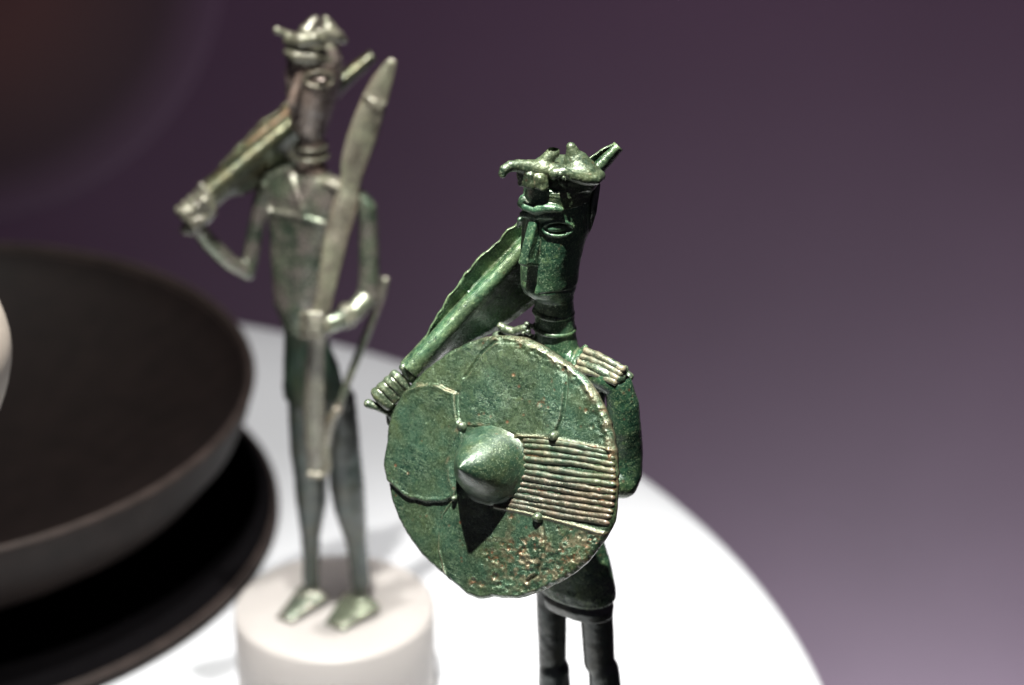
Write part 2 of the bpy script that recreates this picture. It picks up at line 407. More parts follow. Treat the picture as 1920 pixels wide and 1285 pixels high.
# shadows on the wall painted as a dark round disc, upper left, and pale rounded prop at the left edge
def onwall(px, py, Y): return P(px, py, 0, Y)
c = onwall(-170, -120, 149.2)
t = thing('wall_shadow_disc', 'large soft-edged dark ring with red-brown centre painted in for shadows on the wall, upper left', 'painted shadow', tuple(c))
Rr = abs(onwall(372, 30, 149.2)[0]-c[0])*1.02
MP, nt, bs_ = mat('painted_wall_shadow')
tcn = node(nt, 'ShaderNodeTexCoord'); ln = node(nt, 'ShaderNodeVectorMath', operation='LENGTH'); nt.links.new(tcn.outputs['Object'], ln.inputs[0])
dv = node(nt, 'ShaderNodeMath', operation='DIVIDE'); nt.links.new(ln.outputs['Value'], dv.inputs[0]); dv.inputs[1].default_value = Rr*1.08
rp = ramp(nt, [(.45, (.27, .12, .12)), (.66, (.19, .095, .11)), (.82, (.14, .072, .10)), (.99, (.24, .118, .22))]); nt.links.new(dv.outputs[0], rp.inputs[0])  # wall shade and reddish reflection put into the colour, fading to wall tone
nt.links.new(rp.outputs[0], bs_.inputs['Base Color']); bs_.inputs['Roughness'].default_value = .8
v, f = lathe([(Rr*1.08, -.6), (Rr*1.08, -.5), (Rr*1.07, -.45), (.5, -.45)], tuple(c), (0, -1, 0), n=160); make('shadow_disc', v, f, MP, t, tuple(c))

jc = P(-196, 660, 0, 52.0); jr = abs(P(18, 660, 0, 52.0)[0]-jc[0])
t = thing('cream_jar', 'rounded cream jar cut off by the left edge, beside the dark bowl', 'jar', (jc[0], 52, 0))
pr = smooth_path([(1.3, .004), (1.5, .25), (.8, 1.0), (.7, 5), (.8, jc[2]-jr*1.25), (jr*.72, jc[2]-jr*.85), (jr, jc[2]), (jr*.72, jc[2]+jr*.85), (jr*.35, jc[2]+jr*1.15), (jr*.42, jc[2]+jr*1.4)], 60)
v, f = lathe(pr, (jc[0], 52, 0), n=80); make('body', v, f, M_cream, t, (jc[0], 52, 0))
v, f = ring((jc[0], 52, jc[2]+jr*1.4), (0, 0, 1), jr*.42, .12); make('lip', v, f, M_cream, t, (jc[0], 52, 0))

# ------------------------------------------------------------------ front statuette
FA = 38*math.pi/180
def frame(phi): return np.array([-math.sin(phi), -math.cos(phi), 0]), np.array([math.cos(phi), -math.sin(phi), 0])
Fd, Rd = frame(FA); UZ = np.array([0, 0, 1.])
S = .0120
A1 = P(1040, 430)                                   # head axis at eye level
foot = P(1085, 1700); FB = (foot[0], YF, 5.4)
st = thing('shield_warrior_statuette', 'dark green bronze warrior statuette holding a round bossed shield, in sharp focus', 'statuette', FB)
FZ = 5.4

def u(px): return px*S
def lv(pz, x, w_, af, ab, n=2.5, shift=0.0):
    """pz: pixel row of the axis, x: pixel column of the axis"""
    q = P(x, pz); q = q+Fd*shift*S
    return (q[2], q[0], q[1], w_*S, af*S, ab*S, n)

# head and neck
hd = Field(A1+[-1.6, -1.7, -3.6], A1+[1.6, 1.5, 1.35], .018)
hd.column([lv(552, 1034, 36, 38, 34, 2.4), lv(540, 1034, 43, 54, 36, 2.8), lv(526, 1035, 46, 60, 38, 3.0), lv(495, 1036, 48, 60, 40, 3.1), lv(460, 1038, 51, 59, 48, 3.1),
           lv(430, 1040, 53, 58, 60, 2.8), lv(400, 1041, 55, 60, 68, 2.5), lv(375, 1042, 56, 61, 70, 2.3), lv(335, 1044, 56, 60, 66, 2.2)], Fd, Rd, .04)
hd.column([lv(690, 1048, 46, 42, 42, 2.2), lv(655, 1044, 41, 38, 38, 2.1), lv(600, 1040, 38, 36, 36, 2), lv(540, 1038, 37, 34, 34, 2)], Fd, Rd, .12)
def H(px, f, row, r=0.0):
    """point at forward distance f, side r, placed so that it shows at pixel row `row`"""
    d = (f*math.cos(FA)+r*math.sin(FA))*S
    x = 1040-f*math.sin(FA)+r*math.cos(FA) if px is None else px
    return P(x, row, d)
# cheeks flattened, nose, lips, chin
na = H(1004, 60, 398); nb = H(979, 92, 497); nd = nrm(na-nb); ns = nrm(Rd-nd*(Rd@nd)); nn_ = np.cross(nd, ns); nn_ = nn_ if nn_@Fd > 0 else -nn_
nL = float(np.linalg.norm(na-nb))/2
hd.box((na+nb)/2-nn_*u(12), (nd, ns, nn_), (nL-u(4), u(4.5), u(11)), u(5), .03)
hd.box((na+nb)/2-nn_*u(30)+nd*u(-6), (nd, ns, nn_), (nL-u(12), u(7), u(10)), u(5), .03)
hd.ell(nb+nd*u(7)-nn_*u(10), (nd, ns, nn_), (u(9), u(12), u(13)), .03)
hd.box(H(None, 93, 511), (Fd, Rd, UZ), (u(22), u(20), u(7)), u(1), .012, cut=True)
hd.surf([(983, 528), (998, 531)], YF, 1.2, 0, .01, cut=True)
hd.cone(H(1002, 50, 541), H(1006, 52, 543), u(15), u(15), .08)
# brow roll
hd.chain([(H(982, 50, 374, -32), u(9)), (H(979, 58, 382, -26), u(9)), (H(985, 68, 388, -14), u(8)), (H(1004, 70, 394, 2), u(8)), (H(1023, 66, 390, 18), u(8.5)), (H(1040, 58, 391, 32), u(7.5)), (H(1052, 52, 393, 40), u(5.5))], .04)
hd.chain([(H(980, 58, 402, -20), u(6)), (H(1006, 60, 405, 6), u(8)), (H(1034, 54, 405, 30), u(7))], .06)
# hair behind the ears
hd.ell(H(1078, -18, 405, 40), (Fd, Rd, UZ), (u(44), u(22), u(66)), .07)
# near eye
def ellipse(cx, cy_, a, b_, t0=0, t1=360, n=24, tilt=0):
    T = np.radians(np.linspace(t0, t1, n)); x = a*np.cos(T); y = b_*np.sin(T); c_, s_ = math.cos(math.radians(tilt)), math.sin(math.radians(tilt))
    return [(cx+x[i]*c_-y[i]*s_, cy_+x[i]*s_+y[i]*c_) for i in range(n)]
ec = hd.hit(1046, 430, YF)
lids = [[(hd.hit(x, y, YF, .008), u(3.2)) for x, y in ellipse(1046, 429, 28, 13.5, a0, a1, 22)] for a0, a1 in ((2, 178), (190, 350))]
en = nrm(Fd*.62+Rd*.78); eh = nrm(Rd*.62-Fd*.78)
hd.ell(ec+en*u(3), (en, eh, UZ), (u(13), u(27), u(12.5)), .015, cut=True)
hd.ell(ec-en*u(6), (en, eh, UZ), (u(8.5), u(19), u(8)), .01)
for q in lids: hd.chain(q, .006)
# far eye bulge
hd.cone(H(975, 46, 412, -42), H(972, 40, 424, -48), u(5), u(4), .03)
# stripes of hair on the side of the head
for i in range(6): hd.surf([(1088+i*5, 380), (1090+i*4.5, 440-i*4)], YF, 1.3, 0, .01, cut=True)
# jaw groove
hd.surf([(1012, 552), (1040, 549), (1072, 545)], YF, 1.6, 0, .02, cut=True)
HEAD = field_obj('head', hd, M_head, st, FB, .005, 5)

# neck rings
for row, R_, r_, x in ((592, 34.5, 5.5, 1038), (622, 37, 4.5, 1040)):
    v, f = ring(P(x, row-8), (0.05, .0, 1), R_*S, r_*S, wob=.05); make('neck_ring', v, f, M_green, st, FB, .003, 5)

# horned hat
ht = Field(P(925, 262, 1.4)+[-.3, -.2, -2.1], P(1150, 262, -1.5)+[.2, .2, .5], .02)
ht.column([lv(370, 1044, 59, 60, 72, 2.2), lv(350, 1045, 60, 61, 72, 2.2), lv(338, 1046, 58, 60, 66, 2.2)], Fd, Rd, .05)
ht.column([lv(342, 1052, 60, 48, 66, 2.3), lv(322, 1055, 62, 48, 66, 2.3), lv(308, 1056, 56, 40, 46, 2.0)], Fd, Rd, .08)
ht.chain([(P(1040, 322, .5), u(17)), (P(1000, 315, .55), u(15)), (P(975, 311, .62), u(12)), (P(957, 311, .7), u(10)), (P(946, 318, .75), u(9)), (P(942, 326, .78), u(7.5))], .05)
ht.chain([(P(934, 330, .86), u(3)), (P(946, 327, .9), u(3))], .01, cut=True)
ht.chain([(P(1005, 328, .5), u(19)), (P(1028, 296, .42), u(12)), (P(1037, 287, .40), u(12))], .05)
ht.ell(P(1046, 297, .60), (VR, VT, VU), (u(4), u(6), u(5)), .02, cut=True)
ht.chain([(P(1086, 330, .1), u(36)), (P(1078, 302, .0), u(21)), (P(1071, 276, 0), u(9))], .09)
ht.chain([(P(1112, 332, .05), u(15)), (P(1126, 330, .0), u(10))], .06)
ht.chain([(P(1110, 325, -.05), u(16)), (P(1090, 300, 0), u(13))], .08)
ht.chain([(P(1040, 326, .70), u(11)), (P(1058, 322, .72), u(8)), (P(1070, 330, .70), u(9)), (P(1098, 337, .56), u(9)), (P(1116, 336, .40), u(11)), (P(1123, 330, .15), u(11))], .025)
ht.ell(P(1050, 326, .86), (VR, VT, VU), (u(5), u(5), u(6)), .01)
ht.ell(P(1056, 334, .86), (VR, VT, VU), (u(5), u(5), u(4)), .01)
ht.box(P(989, 335, .62), (nrm(Rd+.12*UZ), Fd, UZ), (u(12), u(5), u(10)), u(6), .03)
ht.box(P(1012, 340, .70), (nrm(Rd+.25*UZ), Fd, UZ), (u(6), u(5), u(8)), u(7), .02)
ht.cone(P(1001, 322, .95), P(1001, 350, .92), u(3), u(2), .02, cut=True)
ht.chain([(P(1054, 342, .66), u(7)), (P(1064, 354, .60), u(4))], .03)
ht.surf([(1030, 368), (1060, 372), (1090, 370), (1112, 362)], YF, 1.8, 0, .01)
HAT = field_obj('horned_hat', ht, M_hat, st, FB, .010, 8)
# braid behind
v, f = tube(smooth_path([P(1118, 345, -.1), P(1113, 380, .05), P(1108, 410, .0), P(1096, 445, -.1)], 14), [u(8)]*8+[u(7)]*4+[u(5)]*2); make('ear_flap', v, f, M_legs, st, FB, .006, 5)

# body: torso, arms, legs in one piece
bd = Field((P(690, 900, 0)[0], YF-2.3, 5.3), (P(1235, 900, 0)[0], YF+2.3, P(1040, 600)[2]), .036)
bd.column([lv(1010, 1075, 52, 34, 36, 2.3), lv(940, 1068, 50, 30, 32, 2.3), lv(860, 1058, 70, 32, 34, 2.6), lv(780, 1050, 90, 34, 36, 2.8), lv(715, 1044, 108, 34, 36, 2.8), lv(672, 1043, 110, 28, 30, 2.4), lv(650, 1043, 50, 26, 28, 2.2)], Fd, Rd, .12)
bd.chain([(P(1042, 640), u(38)), (P(1045, 690), u(46))], .12)
SR = P(1160, 724, 1.1)
bd.chain([(P(1090, 690, .35), u(30)), (P(1140, 708, .95), u(28)), (SR, u(26)), (P(1168, 760, 1.12), u(30)), (P(1171, 800, 1.12), u(31.5)), (P(1175, 850, 1.05), u(31)), (P(1174, 888, 1.15), u(30)), (P(1166, 905, 1.25), u(29))], .07)
bd.chain([(P(1166, 905, 1.25), u(29)), (P(1120, 908, 1.45), u(27)), (P(1040, 900, 1.5), u(22)), (P(975, 885, 1.45), u(22))], .07)
bd.chain([(P(1000, 668, -.3), u(26)), (P(940, 652, -.9), u(22)), (P(880, 760, -.9), u(22)), (P(800, 850, -.6), u(22)), (P(760, 815, -.15), u(15)), (P(738, 775, .0), u(14))], .08)
# legs
for sgn, px0, d0 in ((-1, 1033, -.30), (1, 1113, .30)):
    s_ = 0 if sgn < 0 else 8
    bd.chain([(P(px0, 1060, d0), u(31+(sgn > 0)*3)), (P(px0+3+s_, 1240, d0), u(28+(sgn > 0)*3))], .06)
    bd.chain([(P(px0+6+s_*1.6, 1256, d0+.03), u(31)), (P(px0+7+s_*2, 1300, d0), u(33)), (P(px0+8+s_*2, 1400, d0), u(26)), (P(px0+8+s_*2, 1560, d0), u(19)), (P(px0+8+s_*2, 1660, d0), u(18))], .05)
    q = P(px0+8+s_*2, 1660, d0); q[2] = FZ+.3
    bd.chain([(P(px0+8+s_*2, 1640, d0), u(18)), (q, u(19))], .06)
    toe = q+Fd*1.25; toe[2] = FZ+.16
    bd.cone(q, toe, u(20), u(15), .08, flat=(Rd, 1.25))
# collar rope and breast plates
bd.surf([(1098, 652), (1088, 660), (1080, 676), (1074, 694)], YF, 5.5, 0, .02)
bd.surf([(1066, 640), (1072, 656), (1066, 680)], YF, 4, 0, .02)
BODY = field_obj('body', bd, M_green, st, FB, .006, 4.5)
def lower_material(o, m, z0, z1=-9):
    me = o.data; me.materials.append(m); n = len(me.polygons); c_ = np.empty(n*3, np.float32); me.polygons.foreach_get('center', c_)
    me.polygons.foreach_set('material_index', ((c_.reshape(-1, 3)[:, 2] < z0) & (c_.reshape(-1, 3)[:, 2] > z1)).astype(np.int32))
lower_material(BODY, M_legs, P(1080, 1100)[2]-FB[2])  # legs take the bronze darkened for shade

# shoulder pad of four strands
for i in range(4):
    t_ = i/3
    a = P(1096-t_*16, 657+t_*33, .60+.12*t_); b_ = P(1170-t_*14, 694+t_*24, 1.25+.10*t_)
    mid = (a+b_)/2+UZ*.03
    pth = smooth_path([a, mid, b_], 24)
    v, f = tube(pth, [u(7.4)*(1+.05*math.sin(k*.9+i)) for k in range(24)], n=12); make('shoulder_strand', v, f, M_crust, st, FB, .016, 9)
sp = Field(P(1060, 720, .2)+[-.4, -1.6, -.6], P(1200, 720, 1)+[.1, .8, 1.2], .025)
sp.chain([(P(1172, 692, 1.14), u(7)), (P(1166, 708, 1.22), u(7)), (P(1155, 721, 1.30), u(6))], .03)
sp.chain([(P(1088, 676, .62), u(10)), (P(1125, 692, .98), u(14)), (P(1160, 708, 1.22), u(12))], .04, flat=(nrm([.35, -.1, 1]), .8))
sp.chain([(P(1180, 706, .9), u(8)), (P(1165, 697, .7), u(9))], .03)
field_obj('shoulder_pad', sp, M_crust, st, FB, .02, 6)
# far shoulder pad seen above the shield
sp = Field(P(915, 640, -.4)+[-.2, -1.5, -.5], P(1010, 590, -.4)+[.2, 1.0, .3], .022)
sp.chain([(P(938, 611, -.3), u(7)), (P(946, 618, -.25), u(9)), (P(965, 622, -.1), u(9)), (P(984, 616, .0), u(8)), (P(994, 612, .05), u(5))], .03)
sp.chain([(P(936, 634, -.4), u(14)), (P(975, 636, -.2), u(14)), (P(1005, 640, .0), u(12))], .05)
for a in ((988, 608, 4.5), (998, 613, 4.5), (990, 622, 6), (981, 625, 4)): sp.ell(P(a[0], a[1], .18), (VR, VT, VU), (u(a[2]),)*3, .008)
field_obj('shoulder_knot', sp, M_crust, st, FB, .014, 7)

# kilt in two layers
kt = Field((P(960, 1000)[0]-.2, YF-1.5, P(1080, 1165)[2]-.3), (P(1190, 1000)[0], YF+1.4, P(1080, 960)[2]), .03)
kt.column([lv(1108, 1083, 82, 58, 52, 2.3), lv(1090, 1083, 82, 58, 52, 2.3), lv(1040, 1079, 72, 48, 48, 2.3), lv(990, 1073, 59, 38, 42, 2.2)], Fd, Rd, .03)
v_ = kt
field_obj('upper_kilt', kt, M_green, st, FB, .012, 3)
kt = Field((P(960, 1000)[0]-.2, YF-1.5, P(1080, 1190)[2]-.3), (P(1190, 1000)[0], YF+1.4, P(1080, 1060)[2]), .03)
kt.column([lv(1137, 1083, 79, 49, 44, 2.3), lv(1122, 1083, 80, 52, 46, 2.3), lv(1085, 1081, 60, 42, 40, 2.2)], Fd, Rd, .03)
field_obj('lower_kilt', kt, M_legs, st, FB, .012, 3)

# shield ---------------------------------------------------------------
SN = nrm(-.5*VR+.866*VT); SU = nrm(.866*VR+.5*VT); SV = VU
SC = P(936, 874, 2.0)
def onshield(px, py, h=0.0):
    o_ = np.array([0, 0, CAMZ]); px = np.asarray(px, float); py = np.asarray(py, float)
    r = (px-960)[..., None]/FPX*VR+((642.5-py)/FPX)[..., None]*VU-VT
    t_ = ((SC-o_)@SN)/(r@SN)
    return o_+r*t_[..., None]+np.asarray(h)[..., None]*SN*1.0 if np.ndim(h) else o_+r*t_[..., None]+h*SN
OUT = np.array([(929, 629), (957, 630), (985, 634), (1004, 643), (1035, 662), (1066, 684), (1091, 705), (1110, 730), (1129, 763), (1141, 791), (1150, 835), (1154, 872), (1154, 910), (1153, 936), (1148, 979), (1136, 1002), (1116, 1032), (1090, 1062), (1057, 1085), (1017, 1106), (974, 1122), (941, 1122), (921, 1120), (892, 1124), (872, 1115), (858, 1101), (835, 1082), (809, 1062), (782, 1032), (759, 999), (743, 966), (731, 933), (727, 900), (720, 873), (722, 857), (727, 829), (728, 804), (736, 776), (752, 744), (776, 712), (807, 685), (841, 660), (872, 644), (904, 633)], float)
CX, CY = 938., 876.
th_o = np.unwrap(np.arctan2(OUT[:, 1]-CY, OUT[:, 0]-CX)); r_o = np.hypot(OUT[:, 0]-CX, OUT[:, 1]-CY)
def segdist(px, py, pl):
    d = np.full(px.shape, 1e9)
    for (x0, y0), (x1, y1) in zip(pl, pl[1:]):
        L2 = (x1-x0)**2+(y1-y0)**2; t_ = np.clip(((px-x0)*(x1-x0)+(py-y0)*(y1-y0))/L2, 0, 1)
        d = np.minimum(d, np.hypot(px-x0-t_*(x1-x0), py-y0-t_*(y1-y0)))
    return d
def inside(px, py, pl):
    r = np.zeros(px.shape, bool); n = len(pl)
    for i in range(n):
        x0, y0 = pl[i]; x1, y1 = pl[(i+1) % n]
        c_ = ((y0 > py) != (y1 > py)); xx = (x1-x0)*(py-y0)/(y1-y0 if y1 != y0 else 1e-9)+x0
        r ^= c_ & (px < xx)
    return r
def sd(px, py, pl):
    d = segdist(px, py, list(pl)+[pl[0]]); return np.where(inside(px, py, pl), -d, d)
def sstep(a, b_, x): t_ = np.clip((x-a)/(b_-a), 0, 1); return t_*t_*(3-2*t_)
LEFT = [(650, 800), (752, 735), (785, 722), (812, 719), (827, 721), (840, 728), (860, 737), (861, 760), (866, 786), (872, 800), (880, 880), (866, 910), (861, 931), (840, 939), (805, 943), (768, 933), (747, 919), (735, 906), (715, 895), (650, 890)]
UPP = [(929, 640), (905, 660), (887, 690), (864, 720), (862, 760), (868, 800), (930, 805), (985, 822), (1038, 822), (1048, 806), (1056, 782), (1060, 750), (1062, 715), (1056, 692), (1040, 668), (1010, 650), (980, 641)]
BAND = [(940, 840), (975, 820), (1010, 822), (1045, 826), (1165, 850), (1165, 1000), (1133, 1000), (1085, 985), (1040, 972), (985, 958), (935, 948)]
rs2 = np.random.default_rng(3)
PITS = [(rs2.uniform(885, 1135), rs2.uniform(985, 1112), rs2.uniform(2.5, 6.5)) for _ in range(120)]
PITS = [p_ for p_ in PITS if p_[1] > 1000+abs(p_[0]-1010)*.15-(20 if p_[0] > 1040 else 0)]
PITS += [(1018, 757, 6), (1023, 748, 3), (966, 703, 3), (975, 648, 4), (962, 968, 6), (985, 1012, 5), (978, 1040, 8), (1064, 1010, 9), (1063, 1050, 8), (1100, 1022, 6), (1130, 770, 5), (1128, 722, 4), (1100, 770, 4), (1110, 800, 4)]
def sheight(px, py, er):
    """relief of the shield face, in pixels; er = distance from the rim in pixels"""
    rr = np.hypot((px-CX)/216, (py-CY)/249)
    p3 = np.stack([px*.012, py*.012, np.zeros_like(px)], -1)
    h = 9*(1-rr**2)
    h += fbm(p3, 1.1, 3)*1.6+fbm(p3, 6, 3)*.45
    e = sd(px+fbm(p3, 5, 2)*1.2, py+fbm(p3+9, 5, 2)*1.2, LEFT)
    h += 7.0*(1-sstep(-2.5, .5, e))*sstep(1200, 760, px+0*py)*1.0
    h += 1.2*np.exp(-((e+5)/4)**2)
    e = sd(px, py, UPP); g = segdist(px, py, [(929, 640), (905, 660), (887, 690), (874, 708)])
    h -= 2.2*np.exp(-(g/2.6)**2)
    h += .8*np.exp(-((g-5)/4)**2)
    g = segdist(px, py, [(1060, 690), (1063, 716), (1061, 750), (1056, 783), (1045, 812)])
    h -= 4.2*np.exp(-(g/2.2)**2)
    h += 2.2*(1-sstep(-5, -1, e))
    g = segdist(px, py, [(861, 735), (861, 762), (865, 790)]); h -= 3.2*np.exp(-(g/2.0)**2)
    g = segdist(px, py, [(1017, 978), (1021, 1005), (1020, 1045), (1008, 1078), (990, 1090)]); h -= 3.2*np.exp(-(g/2.6)**2); h += 1.5*np.exp(-((g-6)/3)**2)
    g = segdist(px, py, [(850, 940), (832, 965), (826, 995), (824, 1030), (832, 1070), (842, 1090)]); h += 1.4*np.exp(-(g/1.8)**2)-1.2*np.exp(-((g-3)/1.6)**2)
    g = segdist(px, py, [(866, 802), (856, 830), (846, 870), (850, 905), (862, 930)]); h += 2.0*np.exp(-(g/6)**2)
    e = sd(px, py, BAND); h -= 1.0*(1-sstep(-4, 3, e)); h += 3.0*np.exp(-((e-2)/3.5)**2)
    # rolled rim, upper right
    a_ = np.arctan2(py-CY, px-CX)
    up = sstep(-1.75, -1.35, a_)*(1-sstep(-.15, .1, a_))
    h += up*(1.9+fbm(p3, 4, 3)*1.8+fbm(p3, 14, 2)*1.2)*np.exp(-((er-8)/7)**2)
    h += up*1.6*np.exp(-((er-18)/9)**2)*fbm(p3, 9, 2)
    # pits
    for x, y, r in PITS:
        m_ = (np.abs(px-x) < 3*r) & (np.abs(py-y) < 3*r)
        if m_.any():
            d = np.hypot(px[m_]-x, (py[m_]-y)*.9)/r; h[m_] += -1.5*np.exp(-d**2*1.6)*min(1, r/4)+.35*np.exp(-((d-1.3)/.4)**2)*min(1, r/4)
    # crumbly lower part
    low = sstep(985, 1050, py)*sstep(860, 940, px); h += low*fbm(p3, 12, 3)*1.1
    # rounded edge
    h -= 7*np.clip(1-er/7.5, 0, 1)**2
    return h
NR, NT = 190, 800
th = np.linspace(-math.pi, math.pi, NT, endpoint=False)
tt = np.concatenate([th_o-2*math.pi, th_o, th_o+2*math.pi]); ro = np.interp(th, tt, np.concatenate([r_o]*3))
kern = np.exp(-np.linspace(-2, 2, 9)**2); kern /= kern.sum(); ro = np.convolve(np.concatenate([ro[-4:], ro, ro[:4]]), kern, 'valid')
pe = np.stack([np.cos(th)*3, np.sin(th)*3, 0*th], -1); ro = ro+fbm(pe, 6, 3)*.9
rad = np.linspace(0.004, 1, NR)**.85
px = CX+np.outer(rad, ro*np.cos(th)); py = CY+np.outer(rad, ro*np.sin(th)); er = (1-rad)[:, None]*ro[None, :]
hh = sheight(px, py, er)
front = onshield(px, py, hh*S).reshape(-1, 3)
ed = onshield(px[-1:], py[-1:], np.full((1, NT), -14*S)).reshape(-1, 3)
ed2 = onshield(CX+(px[-1:]-CX)*.965, CY+(py[-1:]-CY)*.965, np.full((1, NT), -18*S)).reshape(-1, 3)
bk = onshield(CX+(px[-1:]-CX)*.5, CY+(py[-1:]-CY)*.5, np.full((1, NT), -12*S)).reshape(-1, 3)
ctr = onshield(np.array([CX]), np.array([CY]), np.array([-10*S])); c2 = onshield(np.array([CX]), np.array([CY]), sheight(np.array([CX]), np.array([CY]), np.array([200.]))*S)
V = np.vstack([front, ed, ed2, bk, ctr, c2]); fc = []
ii = np.arange(NT); jj = (ii+1) % NT
rows = NR+3
Q = np.concatenate([np.stack([r*NT+jj, r*NT+ii, (r+1)*NT+ii, (r+1)*NT+jj], 1) for r in range(rows-1)]).tolist()
for k in range(NT): Q.append([(rows-1)*NT+int(jj[k]), (rows-1)*NT+k, rows*NT]); Q.append([k, int(jj[k]), rows*NT+1])
SH = make('shield', V, Q, M_shield, st, FB)
# stains of old corrosion: red-brown where pitted, tan crust along seams and the worn rim
stn = np.zeros((len(V), 4), np.float32); stn[:, 3] = 1
X = px.ravel(); Y_ = py.ravel(); a_ = np.arctan2(Y_-CY, X-CX); p3 = np.stack([X*.012, Y_*.012, 0*X], -1)
red = np.zeros_like(X)
for i, (x, y, r) in enumerate(PITS):
    if i % 5 < 3 or i > len(PITS)-15: red = np.maximum(red, np.exp(-(np.hypot(X-x, Y_-y)/(r*1.0))**2)*(.9 if i % 3 else .6))
red *= .75*sstep(-.5, .25, fbm(p3, 22, 2))
red = np.maximum(red, sstep(.1, .6, fbm(p3, 4, 3))*.7*sstep(10, -6, sd(X, Y_, BAND)))
stn[:len(X), 0] = red
tan = np.zeros_like(X)
for pl in ([(785, 722), (812, 719), (827, 721), (840, 728), (860, 737)], [(874, 795), (905, 796), (940, 806), (985, 822), (1040, 828), (1100, 838), (1150, 845)], [(866, 802), (852, 835), (845, 870), (850, 905), (862, 930)], [(1017, 978), (1021, 1005), (1020, 1045), (1008, 1078)]):
    tan = np.maximum(tan, np.exp(-((segdist(X, Y_, pl)+fbm(p3, 5, 2)*2)/2.6)**2)*.6*sstep(-.25, .35, fbm(p3, 9, 2)))
upm = sstep(-2.0, -1.5, a_)*(1-sstep(-.1, .05, a_)); tan = np.maximum(tan, .6*upm*np.exp(-((er.ravel()-7)/9)**2)*sstep(-.5, .3, fbm(p3, 4, 3)))
tan = np.maximum(tan, .75*sstep(.1, .5, fbm(p3, 8, 3))*np.exp(-(segdist(X, Y_, [(980, 1050), (1060, 1060), (1110, 1020)])/55)**2))
tan = np.maximum(tan, .6*np.exp(-((sd(X, Y_, BAND)-2)/5)**2))
stn[:len(X), 1] = np.clip(tan, 0, 1)
at = SH.data.color_attributes.new('stain', 'FLOAT_COLOR', 'POINT'); at.data.foreach_set('color', stn.ravel())

# boss
bc = onshield(np.array([924.]), np.array([872.]), np.array([3*S]))[0]
prof = [(94, -2), (85, 1), (77.5, 5.5), (71, 14), (67, 25), (60, 41), (50, 58), (39.5, 74), (29.5, 88), (20, 100), (12.5, 109), (7.5, 115), (4.5, 118.5), (2, 120)]
prof = smooth_path([(r*S*.97, h*S*.97) for r, h in prof], 60)
v, f = lathe(prof, bc, SN, n=120, close=True); make('boss', v, f, M_boss, SH, FB, .022, 2.2)
# studs
for x, y, r in ((871, 799, 9), (1042, 818, 9), (1012, 970, 9), (858, 934, 6)):
    q = onshield(np.array([float(x)]), np.array([float(y)]), np.array([10*S]))[0]
    v, f = lathe([(r*S*1.25, -8*S), (r*S*1.1, -2*S), (r*S, 2*S), (r*S*.8, 6*S), (r*S*.45, 8.5*S), (r*S*.1, 9.5*S)], q, SN, n=28); make('stud', v, f, M_crust, SH, FB, .012, 8)
# ribs
NRB = 12; lyo = [824, 837, 853, 868, 882, 895, 909, 923, 935, 945]; lxo = [984, 984, 985, 984, 981, 978, 973, 968, 958, 950]
ryo = [850, 863, 877, 892, 908, 924, 939, 954, 968, 982]; rxo = [1149, 1151, 1152, 1153, 1153, 1152, 1151, 1149, 1146, 1141]
ly, lx, ry, rx = [np.interp(np.linspace(0, 9, NRB), range(10), q) for q in (lyo, lxo, ryo, rxo)]
for i in range(NRB):
    n = 60; T = np.linspace(0, 1, n); x = lx[i]+(rx[i]-lx[i])*T
    bow = 3.5*np.sin(math.pi*T)*(-1 if i < 4 else .3)
    y = ly[i]+(ry[i]-ly[i])*T+bow+.8*np.array([math.sin(9*a+i*2) for a in T])
    rr_ = np.hypot((x-CX)/216, (y-CY)/249)
    q = onshield(x, y, (9*(1-rr_**2)-3.0)*S)
    wob = 1+.16*fbm(np.stack([T*3, T*0+i, T*0], -1), 3, 3)
    rad_ = u(5.7)*wob; rad_[0] *= .6; rad_[-1] *= .5; rad_[-2] *= .85
    v, f = tube(q, rad_, n=12); make('rib', v, f, M_rib if i > 5 else M_ridge, SH, FB, .011, 7)

